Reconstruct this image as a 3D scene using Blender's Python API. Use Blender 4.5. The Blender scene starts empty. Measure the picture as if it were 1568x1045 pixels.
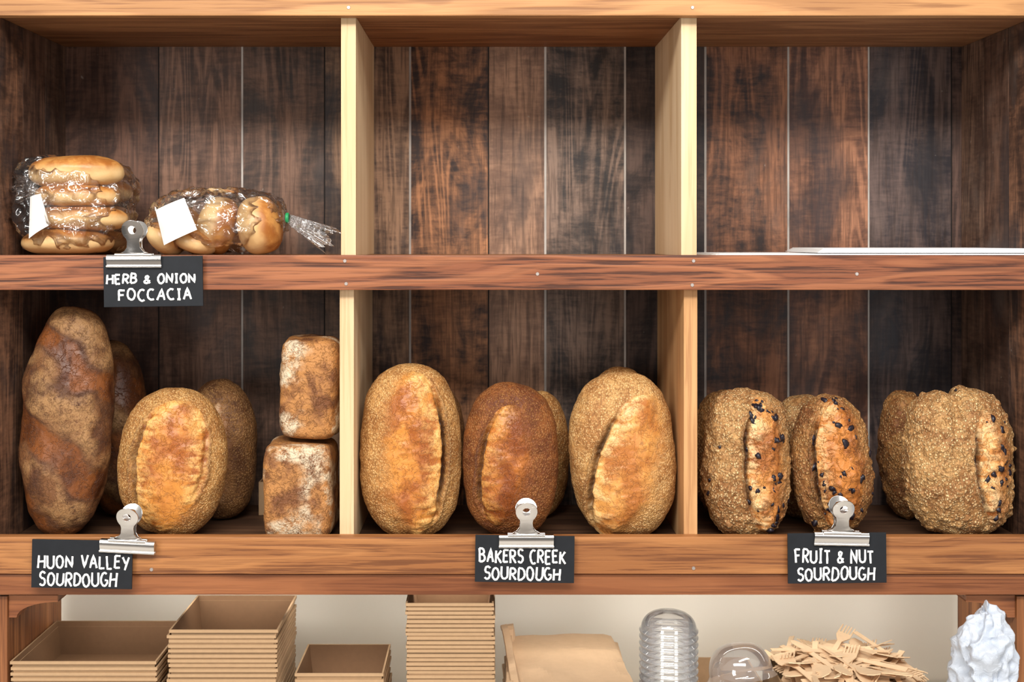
import bpy, bmesh, math, random
import numpy as np
from mathutils import Vector, Matrix, Euler

random.seed(7); np.random.seed(7)
sc = bpy.context.scene
try:
    sc.view_settings.view_transform = 'Standard'
except Exception:
    pass
COL = sc.collection
D = 1.89; CX = -0.034; CZ = 1.632
def S(y): return (D+y)/D
def X(px, y=0.0): return CX + (px-750)/1000.0*S(y)
def Z(py, y=0.0): return CZ - (py-368)/1000.0*S(y)

# ------------------------------------------------------------------ node helpers
def newmat(name):
    m = bpy.data.materials.new(name); m.use_nodes = True
    nt = m.node_tree; nt.nodes.clear()
    out = nt.nodes.new('ShaderNodeOutputMaterial')
    return m, nt, out
class G:
    def __init__(s, nt): s.nt = nt
    def n(s, t, **kw):
        nd = s.nt.nodes.new(t)
        for k, v in kw.items(): setattr(nd, k, v)
        return nd
    def l(s, a, b): s.nt.links.new(a, b)
    def setin(s, sock, v):
        if isinstance(v, bpy.types.NodeSocket): s.l(v, sock)
        elif isinstance(v, (tuple, list)) and len(v) == 3 and sock.type == 'RGBA': sock.default_value = (*v, 1)
        else: sock.default_value = v
    def math(s, op, a, b=0.0, clamp=False):
        nd = s.n('ShaderNodeMath', operation=op); nd.use_clamp = clamp
        s.setin(nd.inputs[0], a); s.setin(nd.inputs[1], b); return nd.outputs[0]
    def mix(s, f, a, b, bt='MIX'):
        nd = s.n('ShaderNodeMix', data_type='RGBA', blend_type=bt)
        s.setin(nd.inputs[0], f); s.setin(nd.inputs[6], a); s.setin(nd.inputs[7], b); return nd.outputs[2]
    def coords(s, scale=(1, 1, 1), loc=(0, 0, 0), rot=(0, 0, 0)):
        tc = s.n('ShaderNodeTexCoord'); mp = s.n('ShaderNodeMapping')
        mp.inputs['Scale'].default_value = scale; mp.inputs['Location'].default_value = loc
        mp.inputs['Rotation'].default_value = rot
        s.l(tc.outputs['Object'], mp.inputs['Vector']); return mp.outputs[0]
    def noise(s, vec, scale=1, detail=4, rough=0.55, dist=0):
        nd = s.n('ShaderNodeTexNoise'); s.l(vec, nd.inputs['Vector'])
        nd.inputs['Scale'].default_value = scale; nd.inputs['Detail'].default_value = detail
        nd.inputs['Roughness'].default_value = rough; nd.inputs['Distortion'].default_value = dist
        return nd.outputs[0]
    def ramp(s, f, p0, p1, v0=0.0, v1=1.0):
        nd = s.n('ShaderNodeMapRange'); nd.interpolation_type = 'SMOOTHSTEP'
        s.setin(nd.inputs[0], f); nd.inputs[1].default_value = p0; nd.inputs[2].default_value = p1
        nd.inputs[3].default_value = v0; nd.inputs[4].default_value = v1; return nd.outputs[0]
    def bump(s, h, strength=0.3, dist=0.002, normal=None):
        nd = s.n('ShaderNodeBump'); s.l(h, nd.inputs['Height'])
        nd.inputs['Strength'].default_value = strength; nd.inputs['Distance'].default_value = dist
        if normal is not None: s.l(normal, nd.inputs['Normal'])
        return nd.outputs[0]
    def bsdf(s, out, col, rough=0.5, normal=None, spec=0.4, **kw):
        b = s.n('ShaderNodeBsdfPrincipled'); s.setin(b.inputs['Base Color'], col)
        s.setin(b.inputs['Roughness'], rough); b.inputs['Specular IOR Level'].default_value = spec
        if normal is not None: s.l(normal, b.inputs['Normal'])
        for k, v in kw.items(): s.setin(b.inputs[k.replace('_', ' ')], v)
        s.l(b.outputs[0], out.inputs[0]); return b

def wood(name, dark, light, axis='x', line=(0.12, 0.05, 0.02), lineamt=0.6, rough=0.5, seed=0.0, fine=160, contour=40, wide=.0, along=5, ringamt=.25):
    m, nt, out = newmat(name); g = G(nt)
    def sc_(a, c): return {'x': (a, c, c), 'y': (c, a, c), 'z': (c, c, a)}[axis]
    n1 = g.noise(g.coords(sc_(1.1, 13), (seed, seed*1.7, seed*.6)), 1, 3, .5, .25)
    cont = g.ramp(g.math('SINE', g.math('MULTIPLY', n1, contour)), -0.6, 1.0)
    n2 = g.noise(g.coords(sc_(along, fine), (seed*2, seed, 0)), 1, 5, .6, .2)
    n3 = g.noise(g.coords(sc_(2.0, 9), (seed, 3, 1)), 1, 3)
    f = g.math('ADD', g.math('MULTIPLY', cont, .22), g.math('MULTIPLY', n3, .78))
    f = g.ramp(f, .28, .72)
    c = g.mix(f, dark, light)
    ln = g.ramp(n2, .49-wide, .60)
    ln = g.math('MULTIPLY', ln, g.ramp(cont, 0.1, .9, 1.0, .45))
    c = g.mix(g.math('MULTIPLY', ln, lineamt), c, line)
    ring = g.ramp(g.math('SINE', g.math('MULTIPLY', n1, contour*2.3)), .3, 1.0)
    c = g.mix(g.math('MULTIPLY', ring, lineamt*ringamt), c, line)
    knot = g.noise(g.coords(sc_(6, 20), (seed*3, 7, seed)), 1, 2)
    c = g.mix(g.ramp(knot, .70, .80, 0, .55), c, line)
    h = g.math('ADD', g.math('MULTIPLY', n2, -1.0), g.math('MULTIPLY', cont, .3))
    g.bsdf(out, c, rough, g.bump(h, .4, .0015), .3)
    return m

def plain(name, col, rough=0.5, metallic=0.0, nscale=40, namt=0.12, spec=.4, bump=.1):
    m, nt, out = newmat(name); g = G(nt)
    n = g.noise(g.coords(), nscale, 5)
    c2 = tuple(x*(1-namt*2) for x in col)
    c = g.mix(n, c2, tuple(min(1, x*(1+namt*.5)) for x in col))
    g.bsdf(out, c, rough, g.bump(n, bump, .001), spec, Metallic=metallic)
    return m

# ------------------------------------------------------------------ mesh helpers
def mesh_obj(name, verts, faces, mats, smooth=False, parent=None, matidx=None, attrs=None):
    me = bpy.data.meshes.new(name)
    me.from_pydata([tuple(v) for v in verts], [], faces)
    for mt in (mats if isinstance(mats, list) else [mats]): me.materials.append(mt)
    if smooth: me.polygons.foreach_set('use_smooth', [True]*len(me.polygons))
    if matidx is not None: me.polygons.foreach_set('material_index', matidx)
    if attrs:
        for k, a in attrs.items():
            at = me.attributes.new(k, 'FLOAT_COLOR', 'POINT')
            at.data.foreach_set('color', np.asarray(a, dtype=np.float32).ravel())
    me.update()
    o = bpy.data.objects.new(name, me); COL.objects.link(o)
    if parent: o.parent = parent
    return o
def empty(name):
    e = bpy.data.objects.new(name, None); COL.objects.link(e); e.empty_display_size = .05; return e
def box(name, x0, x1, y0, y1, z0, z1, mat, parent=None, bev=0.0015):
    bm = bmesh.new(); bmesh.ops.create_cube(bm, size=1)
    for v in bm.verts:
        v.co = Vector(((x0+x1)/2+v.co.x*(x1-x0), (y0+y1)/2+v.co.y*(y1-y0), (z0+z1)/2+v.co.z*(z1-z0)))
    if bev: bmesh.ops.bevel(bm, geom=bm.edges[:], offset=bev, segments=2, affect='EDGES', profile=.7)
    me = bpy.data.meshes.new(name); bm.to_mesh(me); bm.free(); me.materials.append(mat)
    o = bpy.data.objects.new(name, me); COL.objects.link(o)
    if parent: o.parent = parent
    return o

def _hash(ix, iy, iz, seed):
    h = (ix*374761393 + iy*668265263 + iz*2147483647 + seed*1274126177) & 0xffffffff
    h = ((h ^ (h >> 13))*1103515245) & 0xffffffff
    h = ((h ^ (h >> 16))*668265263) & 0xffffffff
    return (h & 0xffffff)/float(0xffffff)
def vn(P, scale, seed=0):
    Q = P*np.asarray(scale) + 1000.37
    I = np.floor(Q).astype(np.int64); F = Q-I; F = F*F*F*(F*(F*6-15)+10)
    r = 0
    for dx in (0, 1):
        for dy in (0, 1):
            for dz in (0, 1):
                w = (F[:, 0] if dx else 1-F[:, 0])*(F[:, 1] if dy else 1-F[:, 1])*(F[:, 2] if dz else 1-F[:, 2])
                r = r + w*_hash(I[:, 0]+dx, I[:, 1]+dy, I[:, 2]+dz, seed)
    return r*2-1
def fbm(P, scale, seed=0, oct=4, rough=.5):
    s = 0; a = 1; sc_ = np.asarray(scale, dtype=float)*np.ones(3)
    for i in range(oct):
        s = s + a*vn(P, sc_, seed+i*17); sc_ = sc_*2.03; a *= rough
    return s
def sstep(a, b, x):
    t = np.clip((x-a)/(b-a), 0, 1); return t*t*(3-2*t)

# ------------------------------------------------------------------ materials
M_top = wood('oak_top', (.35, .165, .062), (.54, .275, .11), 'x', (.20, .08, .03), .65, .5, 1.3, 220)
M_mid = wood('oak_mid', (.22, .072, .032), (.35, .130, .056), 'x', (.045, .016, .010), .85, .48, 5.1, 280, 60, .02, 7, .25)
M_low = wood('oak_low', (.28, .108, .036), (.42, .180, .062), 'x', (.11, .036, .014), .7, .45, 8.7, 320, 40, 0, 7)
M_low2 = wood('oak_low_trim', (.20, .067, .025), (.32, .118, .045), 'x', (.10, .03, .012), .6, .45, 3.7, 260)
M_pine = wood('pine_divider', (.66, .465, .265), (.79, .60, .38), 'z', (.5, .30, .14), .4, .58, 2.2, 170, 14)
M_pine2 = wood('pine_orange', (.48, .24, .095), (.66, .385, .175), 'z', (.34, .15, .06), .5, .55, 6.2, 170, 14)
M_under = wood('oak_under', (.22, .09, .035), (.35, .16, .065), 'x', (.13, .05, .018), .6, .6, 9.2)
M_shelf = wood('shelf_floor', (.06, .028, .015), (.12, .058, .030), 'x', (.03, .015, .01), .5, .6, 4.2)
M_frame = wood('frame_wood', (.22, .08, .028), (.38, .155, .058), 'z', (.09, .028, .012), .6, .5, 7.4)

def plank_mat():
    m, nt, out = newmat('reclaimed_planks'); g = G(nt)
    a1 = g.n('ShaderNodeAttribute', attribute_name='dark'); a2 = g.n('ShaderNodeAttribute', attribute_name='light')
    a3 = g.n('ShaderNodeAttribute', attribute_name='seed')
    tc = g.n('ShaderNodeTexCoord')
    def vec(scale, off=0.0, rot=(0, 0, 0)):
        ad = g.n('ShaderNodeVectorMath', operation='MULTIPLY_ADD')
        g.l(a3.outputs['Vector'], ad.inputs[0]); ad.inputs[1].default_value = (3, 3, 3); g.l(tc.outputs['Object'], ad.inputs[2])
        mp = g.n('ShaderNodeMapping'); mp.inputs['Scale'].default_value = scale; mp.inputs['Location'].default_value = (off, off, off)
        mp.inputs['Rotation'].default_value = rot
        g.l(ad.outputs[0], mp.inputs['Vector']); return mp.outputs[0]
    n1 = g.noise(vec((8, 8, 1.0)), 1, 2, .5, .5)
    cont = g.ramp(g.math('SINE', g.math('MULTIPLY', n1, 120)), -.5, 1.0)
    n2 = g.noise(vec((200, 200, 9), 2), 1, 5, .6)
    patch = g.noise(vec((13, 13, 6), 5), 1, 7, .68, .9)
    streak = g.noise(vec((34, 34, 2.6), 7), 1, 4, .6)
    saw = g.noise(vec((26, 26, 130), 9, (0, .30, 0)), 1, 3, .6, .5)
    cmask = g.ramp(g.noise(vec((7, 7, 3), 15), 1, 2), .40, .62)
    f = g.math('ADD', g.math('MULTIPLY', patch, 1.0), g.math('MULTIPLY', g.math('MULTIPLY', cont, cmask), .16))
    f = g.math('ADD', f, g.math('MULTIPLY', n2, .25))
    f = g.math('ADD', f, g.math('MULTIPLY', streak, .44))
    f = g.math('ADD', f, g.math('MULTIPLY', saw, .34))
    f = g.ramp(f, .84, 1.26)
    c = g.mix(f, a1.outputs['Color'], a2.outputs['Color'])
    grain = g.ramp(n2, .45, .62)
    c = g.mix(g.math('MULTIPLY', grain, .50), c, (.020, .012, .010))
    hue = g.noise(vec((8, 8, 3.4), 11), 1, 5, .6)
    c = g.mix(g.ramp(hue, .52, .66, 0, .62), c, (.030, .027, .030))
    fade = g.noise(vec((9, 9, 5), 19), 1, 5, .6)
    c = g.mix(g.ramp(fade, .55, .74, 0, .28), c, (.22, .165, .135))
    spots = g.noise(vec((80, 80, 60), 13), 1, 2)
    c = g.mix(g.ramp(spots, .75, .82, 0, .5), c, (.4, .35, .3))
    h = g.math('ADD', g.math('MULTIPLY', n2, -.8), g.math('MULTIPLY', saw, .5))
    g.bsdf(out, c, g.ramp(patch, .3, .7, .46, .62), g.bump(h, .3, .0014), .28)
    return m
M_plank = plank_mat()
M_gap_bright = plain('pale_gap', (.62, .57, .52), .7, 0, 14, .4)  # light showing between planks, put into pale strip colour
M_seam = plain('dark_gap', (.012, .009, .008), .8, 0, 30, .2)
M_wall = plain('cream_wall', (.88, .82, .71), .8, 0, 6, .02)
M_floor = plain('floor_concrete', (.35, .32, .29), .6, 0, 8, .1)
M_counter = plain('counter_laminate', (.82, .79, .73), .4, 0, 12, .03)
M_screw = plain('screw_steel', (.50, .44, .40), .45, .8)
M_chrome = plain('chrome', (.56, .54, .52), .20, 1.0, 20, .03, bump=.02)
M_slate = plain('chalkboard', (.014, .016, .020), .6, 0, 60, .2, .25)
M_chalk = plain('chalk_white', (.92, .92, .90), .7, 0, 60, .03)
M_kraft = plain('kraft_board', (.43, .275, .150), .75, 0, 120, .08)
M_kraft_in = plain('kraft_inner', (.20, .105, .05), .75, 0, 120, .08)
M_kraftpaper = plain('kraft_paper', (.58, .39, .235), .65, 0, 90, .07)
M_paper = plain('white_paper', (.88, .88, .88), .7, 0, 50, .02)
M_label = plain('label_paper', (.74, .73, .70), .6, 0, 50, .02)
M_green = plain('green_tie', (.02, .30, .10), .4)
M_birch = plain('birch_wood', (.78, .55, .34), .6, 0, 90, .1)
M_currant = plain('currant', (.018, .012, .018), .35, 0, 200, .2)

def loaf_mat(name, c1, c2, seedc, o1, o2, flour, seedscale=350, seedamt=.75, bs=.6, gapk=.6, soft=.0):
    m, nt, out = newmat(name); g = G(nt)
    at = g.n('ShaderNodeAttribute', attribute_name='mask'); sp = g.n('ShaderNodeSeparateColor')
    g.l(at.outputs['Color'], sp.inputs[0]); opn, drk, flr = sp.outputs[0], sp.outputs[1], sp.outputs[2]
    co = g.coords()
    nb = g.noise(co, 18, 4, .6, .3); nm = g.noise(co, 70, 5, .65); nf = g.noise(co, 420, 3, .6)
    crust = g.mix(g.ramp(g.math('ADD', g.math('MULTIPLY', nb, .7), g.math('MULTIPLY', nm, .3)), .40, .58), c2, c1)
    vo = g.n('ShaderNodeTexVoronoi'); g.l(g.coords((1, 1, .8)), vo.inputs['Vector']); vo.inputs['Scale'].default_value = seedscale
    vs = g.n('ShaderNodeSeparateColor'); g.l(vo.outputs['Color'], vs.inputs[0])
    sd = g.ramp(vo.outputs['Distance'], .55, .25)
    notopen = g.math('SUBTRACT', 1.0, opn, True)
    pres = g.ramp(g.noise(co, 45, 3), .30, .44)
    sdv = g.math('MULTIPLY', g.math('MULTIPLY', sd, notopen), pres)
    sdc = g.math('MULTIPLY', g.math('MULTIPLY', sdv, g.ramp(vs.outputs[0], .1, .9, .3, 1.0)), seedamt)
    crust = g.mix(sdc, crust, seedc)
    gapd = g.math('MULTIPLY', g.math('MULTIPLY', g.ramp(vo.outputs['Distance'], .5, .8), notopen), seedamt*gapk*1.4)
    crust = g.mix(gapd, crust, tuple(x*.5 for x in c2))
    nb2 = g.noise(g.coords((1, 1, .6), (3, 5, 1)), 24, 5, .58, .4)
    opc = g.mix(g.ramp(nb2, .38, .60), o1, o2)
    opc = g.mix(g.ramp(nm, .54, .70, 0, .45), opc, tuple(x*.55 for x in o2))
    opc = g.mix(g.ramp(nf, .5, .75, 0, .25), opc, tuple(min(1, x*1.4) for x in o1))
    c = g.mix(opn, crust, opc)
    c = g.mix(g.math('MULTIPLY', flr, g.ramp(g.math('ADD', g.math('MULTIPLY', nm, .6), g.math('MULTIPLY', nf, .4)), .38-soft, .58)), c, flour)
    c = g.mix(drk, c, (.050, .018, .008))
    rid = g.math('ABSOLUTE', g.math('SUBTRACT', g.noise(co, 75, 4, .6, .6), .5))
    crack = g.ramp(rid, 0.0, .030)
    c = g.mix(g.math('MULTIPLY', g.math('SUBTRACT', 1.0, crack, True), .32), c, tuple(x*.4 for x in o2))
    h = g.math('ADD', g.math('MULTIPLY', sdv, 1.0 if seedamt > .3 else .2), g.math('MULTIPLY', nm, .7))
    h = g.math('ADD', h, g.math('MULTIPLY', nf, .3))
    h = g.math('ADD', h, g.math('MULTIPLY', crack, .45))
    g.bsdf(out, c, g.ramp(opn, 0, 1, .62, .36), g.bump(h, bs, .0022), .36)
    return m
LM = {
 'gold': loaf_mat('crust_gold', (.52, .265, .082), (.36, .150, .038), (.76, .50, .22), (.60, .235, .045), (.32, .090, .017), (.82, .48, .16), soft=.05),
 'pale': loaf_mat('crust_pale', (.55, .300, .102), (.39, .170, .048), (.78, .53, .25), (.68, .31, .078), (.41, .140, .030), (.86, .56, .24), soft=.05),
 'brown': loaf_mat('crust_brown', (.26, .085, .019), (.145, .040, .010), (.42, .205, .065), (.46, .150, .025), (.20, .050, .010), (.62, .29, .075), 350, .55, soft=.04),
 'dark': loaf_mat('crust_dark', (.165, .066, .022), (.075, .026, .010), (.3, .15, .06), (.21, .066, .017), (.075, .022, .008), (.37, .20, .080), 300, .08, soft=.06),
 'seeddark': loaf_mat('crust_seeddark', (.20, .088, .027), (.10, .037, .012), (.40, .22, .08), (.40, .17, .05), (.20, .07, .018), (.5, .35, .2), 340, .6),
 'floured': loaf_mat('crust_floured', (.46, .205, .062), (.17, .062, .021), (.4, .2, .1), (.50, .25, .09), (.3, .12, .04), (.64, .52, .36), 300, .05, .8),
 'fruit': loaf_mat('crust_fruit', (.52, .285, .105), (.32, .140, .044), (.80, .57, .29), (.66, .28, .072), (.33, .108, .025), (.84, .60, .30), 260, .85, .9, .4),
 'fruitd': loaf_mat('crust_fruitd', (.38, .175, .052), (.21, .076, .021), (.60, .37, .16), (.54, .195, .040), (.24, .068, .014), (.76, .48, .21), 260, .8, .9, .4),
}

# ------------------------------------------------------------------ room
box('wall_back', -2.2, 2.2, .325, .40, 0, 2.7, M_wall, bev=0)
box('floor', -2.2, 2.2, -3.2, .325, -.05, 0, M_floor, bev=0)
ctr = empty('counter')
box('top', -1.2, 1.2, -.50, .322, .80, .84, M_counter, ctr, .004)  # unseen top, made pale and deeper in front to bounce light onto wall
box('base', -1.18, 1.18, -.44, .322, .001, .80, M_frame, ctr, .002)
for i in range(5):
    box('door_panel_%d' % i, -1.16+i*.465, -1.16+i*.465+.45, -.458, -.4402, .06, .77, M_low, ctr, .004)

# ------------------------------------------------------------------ shelf unit
sh = empty('bakery_shelf')
xl, xr = X(-2), X(1586)
zt = Z(25); zs1 = Z(391)-.002; zs0 = 1.162
box('top_panel', xl-.03, xr+.03, .0, .30, zt, zt+.03, M_under, sh)
box('top_rail', xl-.03, xr+.03, -.022, -.0005, Z(24, -.022), Z(-40, -.022), M_top, sh, .002)
box('middle_board', xl, xr, .0, .2995, Z(441), zs1, M_under, sh)
box('middle_rail', xl-.03, xr+.03, -.02, -.0005, Z(444.5, -.02), Z(391, -.02), M_mid, sh, .002)
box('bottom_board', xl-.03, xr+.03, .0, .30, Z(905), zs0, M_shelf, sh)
box('bottom_rail', xl-.03, xr+.03, -.02, -.0005, Z(880, -.02), Z(823, -.02), M_low, sh, .002)
box('bottom_trim', xl-.03, xr+.03, -.012, -.0005, Z(912, -.012), Z(880.6, -.012), M_low2, sh, .002)
box('divider_upper_left', X(522), X(545), .0, .2995, zs1, zt, M_pine, sh)
box('divider_upper_right', X(1043), X(1067), .0, .2995, zs1, zt, M_pine, sh)
box('divider_lower_left', X(520), X(542), .0, .2995, zs0, Z(441), M_pine, sh)
box('divider_lower_right', X(1047), X(1068), .0, .2995, zs0, Z(441), M_pine2, sh)

def planks(name, quads, parent):
    V = []; Fc = []; A1 = []; A2 = []; A3 = []
    for i, (x0, x1, y0, y1, z0, z1, d, l) in enumerate(quads):
        b = len(V)
        for x in (x0, x1):
            for y in (y0, y1):
                for z in (z0, z1): V.append((x, y, z))
        Fc += [[b, b+1, b+3, b+2], [b+4, b+6, b+7, b+5], [b, b+4, b+5, b+1], [b+2, b+3, b+7, b+6], [b, b+2, b+6, b+4], [b+1, b+5, b+7, b+3]]
        sd = (random.random()*3, random.random()*3, random.random()*3)
        for _ in range(8): A1.append((*d, 1)); A2.append((*l, 1)); A3.append((*sd, 1))
    return mesh_obj(name, V, Fc, M_plank, parent=parent, attrs={'dark': A1, 'light': A2, 'seed': A3})
bnd = [98, 243, 371, 497, 628, 748, 835, 957, 1080, 1207, 1330, 1457, 1474]
tin = [((.045, .022, .016), (.17, .085, .055)),
       ((.07, .038, .027), (.25, .135, .088)),
       ((.045, .030, .024), (.23, .130, .088)),
       ((.045, .026, .020), (.34, .20, .120)),
       ((.032, .018, .015), (.45, .205, .095)),
       ((.17, .095, .062), (.44, .255, .160)),
       ((.030, .026, .025), (.26, .175, .130)),
       ((.016, .012, .012), (.11, .07, .055)),
       ((.032, .020, .018), (.36, .158, .082)),
       ((.08, .036, .025), (.39, .176, .096)),
       ((.026, .022, .026), (.150, .10, .085)),
       ((.02, .014, .014), (.13, .075, .058))]
q = []
for i in range(12):
    q.append((X(bnd[i], .3)+.0012, X(bnd[i+1], .3)-.0012, .3002, .318, Z(905), zt+.03, *tin[i]))
planks('back_planks', q, sh)
for nm, x0, x1 in (('side_planks_left', xl-.03, xl-.0005), ('side_planks_right', xr+.0005, xr+.03)):
    q = []
    for k in range(3):
        q.append((x0, x1, .0005+k*.1, .0995+k*.1-.0008, zs0+.0005, zt-.0005, (.05, .026, .018), ((.30, .145, .08), (.16, .085, .055), (.20, .115, .075))[k]))
    planks(nm, q, sh)
for b, w in ((243, 1.6), (371, 2.8), (497, 1.6), (628, 3.0), (748, 1.6), (835, 3.2), (957, 2.8), (1080, 3.2), (1207, 2.8), (1330, 2.4), (1457, 1.6)):
    box('gap_strip', X(b-w/2, .3), X(b+w/2, .3), .2993 if w > 2 else .3009, .3045, zs0, zt, M_gap_bright if w > 2 else M_seam, sh, 0)
def screw(px, py):
    me = bpy.data.meshes.new('screw'); bm = bmesh.new()
    bmesh.ops.create_cone(bm, cap_ends=True, segments=20, radius1=.0030, radius2=.0024, depth=.0012)
    bmesh.ops.transform(bm, matrix=Matrix.Translation((X(px, -.02), -.0204 if py > 30 else -.0224, Z(py, -.02)))@Matrix.Rotation(math.pi/2, 4, 'X'), verts=bm.verts)
    bm.to_mesh(me); bm.free(); me.materials.append(M_screw)
    o = bpy.data.objects.new('screw', me); COL.objects.link(o); o.parent = sh
for p in ((528, 400), (530, 435), (823, 420), (1062, 400), (1060, 437), (1312, 420), (534, 12), (1060, 12), (232, 873), (1062, 871)): screw(*p)

for side, xa, xb in (('left', X(-40), X(11)), ('right', X(1557), X(1610))):
    e = empty('shelf_support')
    box('panel', xa, xb, .0, .24, .8405, Z(914), M_frame, e)
    L, H = .075, .034
    pts = [(0, 0), (L, 0), (L, -.008)]
    for k in range(9):
        a = k/8*math.pi/2
        pts.append((L*.85*(1-math.sin(a))+.012, -.010-(H-.010)*(1-math.cos(a))))
    pts.append((0, -H))
    sg = 1 if side == 'left' else -1; xo = xb+.0005 if side == 'left' else xa-.0005
    V = []; n = len(pts)
    for y in (.005, .045):
        for (a, b) in pts: V.append((xo+sg*a, y, Z(914)+b))
    F = [list(range(n)), list(range(2*n-1, n-1, -1))] + [[i, (i+1) % n, n+(i+1) % n, n+i] for i in range(n)]
    mesh_obj('corbel_'+side, V, F, M_low2, parent=sh)

# ------------------------------------------------------------------ loaves
ICO = None
def ico():
    global ICO
    if ICO is None:
        bm = bmesh.new(); bmesh.ops.create_icosphere(bm, subdivisions=2, radius=1)
        ICO = (np.array([v.co[:] for v in bm.verts]), [[v.index for v in f.verts] for f in bm.faces]); bm.free()
    return ICO
def loaf(name, l, r, top, yc, dep, style, z0=None, n=2.35, m=2.2, lean=0.0, taper=0.0, scores=(), seed=1, res=(280, 240),
         currants=0, bands=False, flour=0.0, lumps=.0030, pitch=0.05, back=.75, z1=None, nuts=0.0, dip=0.0):
    z0 = zs0 if z0 is None else z0
    z1 = Z(top, yc) if z1 is None else z1
    W = (X(r, yc)-X(l, yc))/2; H = (z1-z0)/2; xc = (X(r, yc)+X(l, yc))/2
    W *= .985
    NA, NR = res
    t = -np.cos(np.pi*np.arange(1, NR)/NR); a = 2*np.pi*np.arange(NA)/NA
    T, A = np.meshgrid(t, a, indexing='ij'); T = T.ravel(); A = A.ravel()
    rr = (1-np.abs(T)**n)**(1/n)*(1+taper*T)
    ca, sa = np.cos(A), np.sin(A)
    u = np.sign(ca)*np.abs(ca)**(2/m)*rr; w = np.sign(sa)*np.abs(sa)**(2/m)*rr
    u = np.concatenate([u, [0, 0]]); w = np.concatenate([w, [0, 0]]); T = np.concatenate([T, [-1, 1]])
    dd = np.where(w > 0, dep*back, dep)
    P = np.stack([u*W, w*dd, T*H], 1)
    Nn = np.stack([u/W, w/dd, T*np.abs(T)**(n-2)/H], 1); Nn /= np.linalg.norm(Nn, axis=1)[:, None]+1e-9
    disp = fbm(P, 14, seed, 3)*lumps + fbm(P, 60, seed+5, 4)*lumps*.28
    if nuts: disp += nuts*np.maximum(0, fbm(P, 90, seed+77, 2)-.15)
    if dip: disp -= dip*np.exp(-((u-(-.25+.15*T))/.10)**2)*sstep(.1, .9, T)
    op = np.zeros(len(P)); dk = np.zeros(len(P)); fl = np.zeros(len(P))
    front = sstep(.1, -.15, w)
    wob = fbm(P, 35, seed+9, 4, .6)*.028
    rag = fbm(P, (40, 40, 110), seed+13, 3)
    thin = .75+.25*np.clip(fbm(P, 20, seed+90, 2)+.6, 0, 1)
    for (m0, m1, m2, hw, v0, vh, ear, st) in scores:
        tt = np.clip((T-v0)/vh, -1, 1); h = hw*np.sqrt(np.maximum(1-np.abs(tt)**2.2, 0))
        inr = (h > .02)
        mm = m0+m1*T+m2*T*T
        s = (u+wob-(mm+ear*h))*ear
        s2 = -(u+wob*3-(mm-ear*h))*ear
        ins = sstep(.01, -.02, s)*sstep(.16, -.34, s2)*inr
        endf = sstep(0, .6, 1-np.abs(tt))*thin
        qq = np.clip(1-((u-mm)/(h+1e-6))**2, 0, 1)
        disp += front*ins*qq*.0045*st
        disp += front*ins*(rag*.0012 + np.maximum(0, rag)*.0014)*st*(.35+.65*np.exp(np.minimum(s, 0)/.3))
        disp += front*endf*st*(np.exp(-((s-.026)/.022)**2)*.0062 - np.exp(-((s+.052)/.038)**2)*.0105)
        op = np.maximum(op, front*ins)
        dk = np.maximum(dk, front*endf*min(st, 1)*.97*sstep(-.105, -.062, s)*sstep(.006, -.010, s))
        dk = np.maximum(dk, front*endf*.45*np.exp(-((s-.020)/.018)**2))
        fl = np.maximum(fl, front*ins*sstep(-.62, -.10, s)*sstep(-.25, .5, rag+.45*sstep(-.6, -.12, s))*.85)
    if bands:
        ph = T*8.0+u*2.4+fbm(P, 15, seed+2, 3)*1.0
        b = np.sin(ph)
        disp += front*b*.0026
        edge = np.exp(-((b+.05)/.22)**2)
        pt = sstep(-.4, .6, fbm(P, 24, seed+61, 4))
        fl = np.maximum(fl, sstep(-.1, .7, b)*.8*front*pt)
        op = np.maximum(op, sstep(.1, -.5, b)*front*.9)
        dk = np.maximum(dk, edge*.55*front*sstep(-.4, .3, fbm(P, 22, seed+44, 2)))
    if flour:
        fl = np.maximum(fl, sstep(.05, .6, fbm(P, 24, seed+31, 4)+flour-.5))
    P = P + Nn*disp[:, None]
    P[:, 1] += (P[:, 2]+H)*pitch
    c, s_ = math.cos(lean), math.sin(lean)
    Px = P[:, 0]*c + P[:, 2]*s_; Pz = -P[:, 0]*s_ + P[:, 2]*c
    P[:, 0], P[:, 2] = Px, Pz
    P[:, 2] = (P[:, 2]-P[:, 2].min())/(P[:, 2].max()-P[:, 2].min())*(z1-z0)+z0+.0004
    P[:, 0] = (P[:, 0]-P[:, 0].min())/(P[:, 0].max()-P[:, 0].min())*2*W - W + xc
    P[:, 1] += yc
    faces = []
    R = NR-1
    for i in range(R-1):
        o = i*NA
        for j in range(NA):
            k = (j+1) % NA
            faces.append((o+j, o+k, o+NA+k, o+NA+j))
    b0, b1 = R*NA, R*NA+1
    for j in range(NA):
        k = (j+1) % NA
        faces.append((b0, k, j)); faces.append((b1, (R-1)*NA+j, (R-1)*NA+k))
    mi = [0]*len(faces)
    mask = np.stack([op, np.clip(dk, 0, 1), fl, np.ones(len(P))], 1)
    V = P
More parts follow.
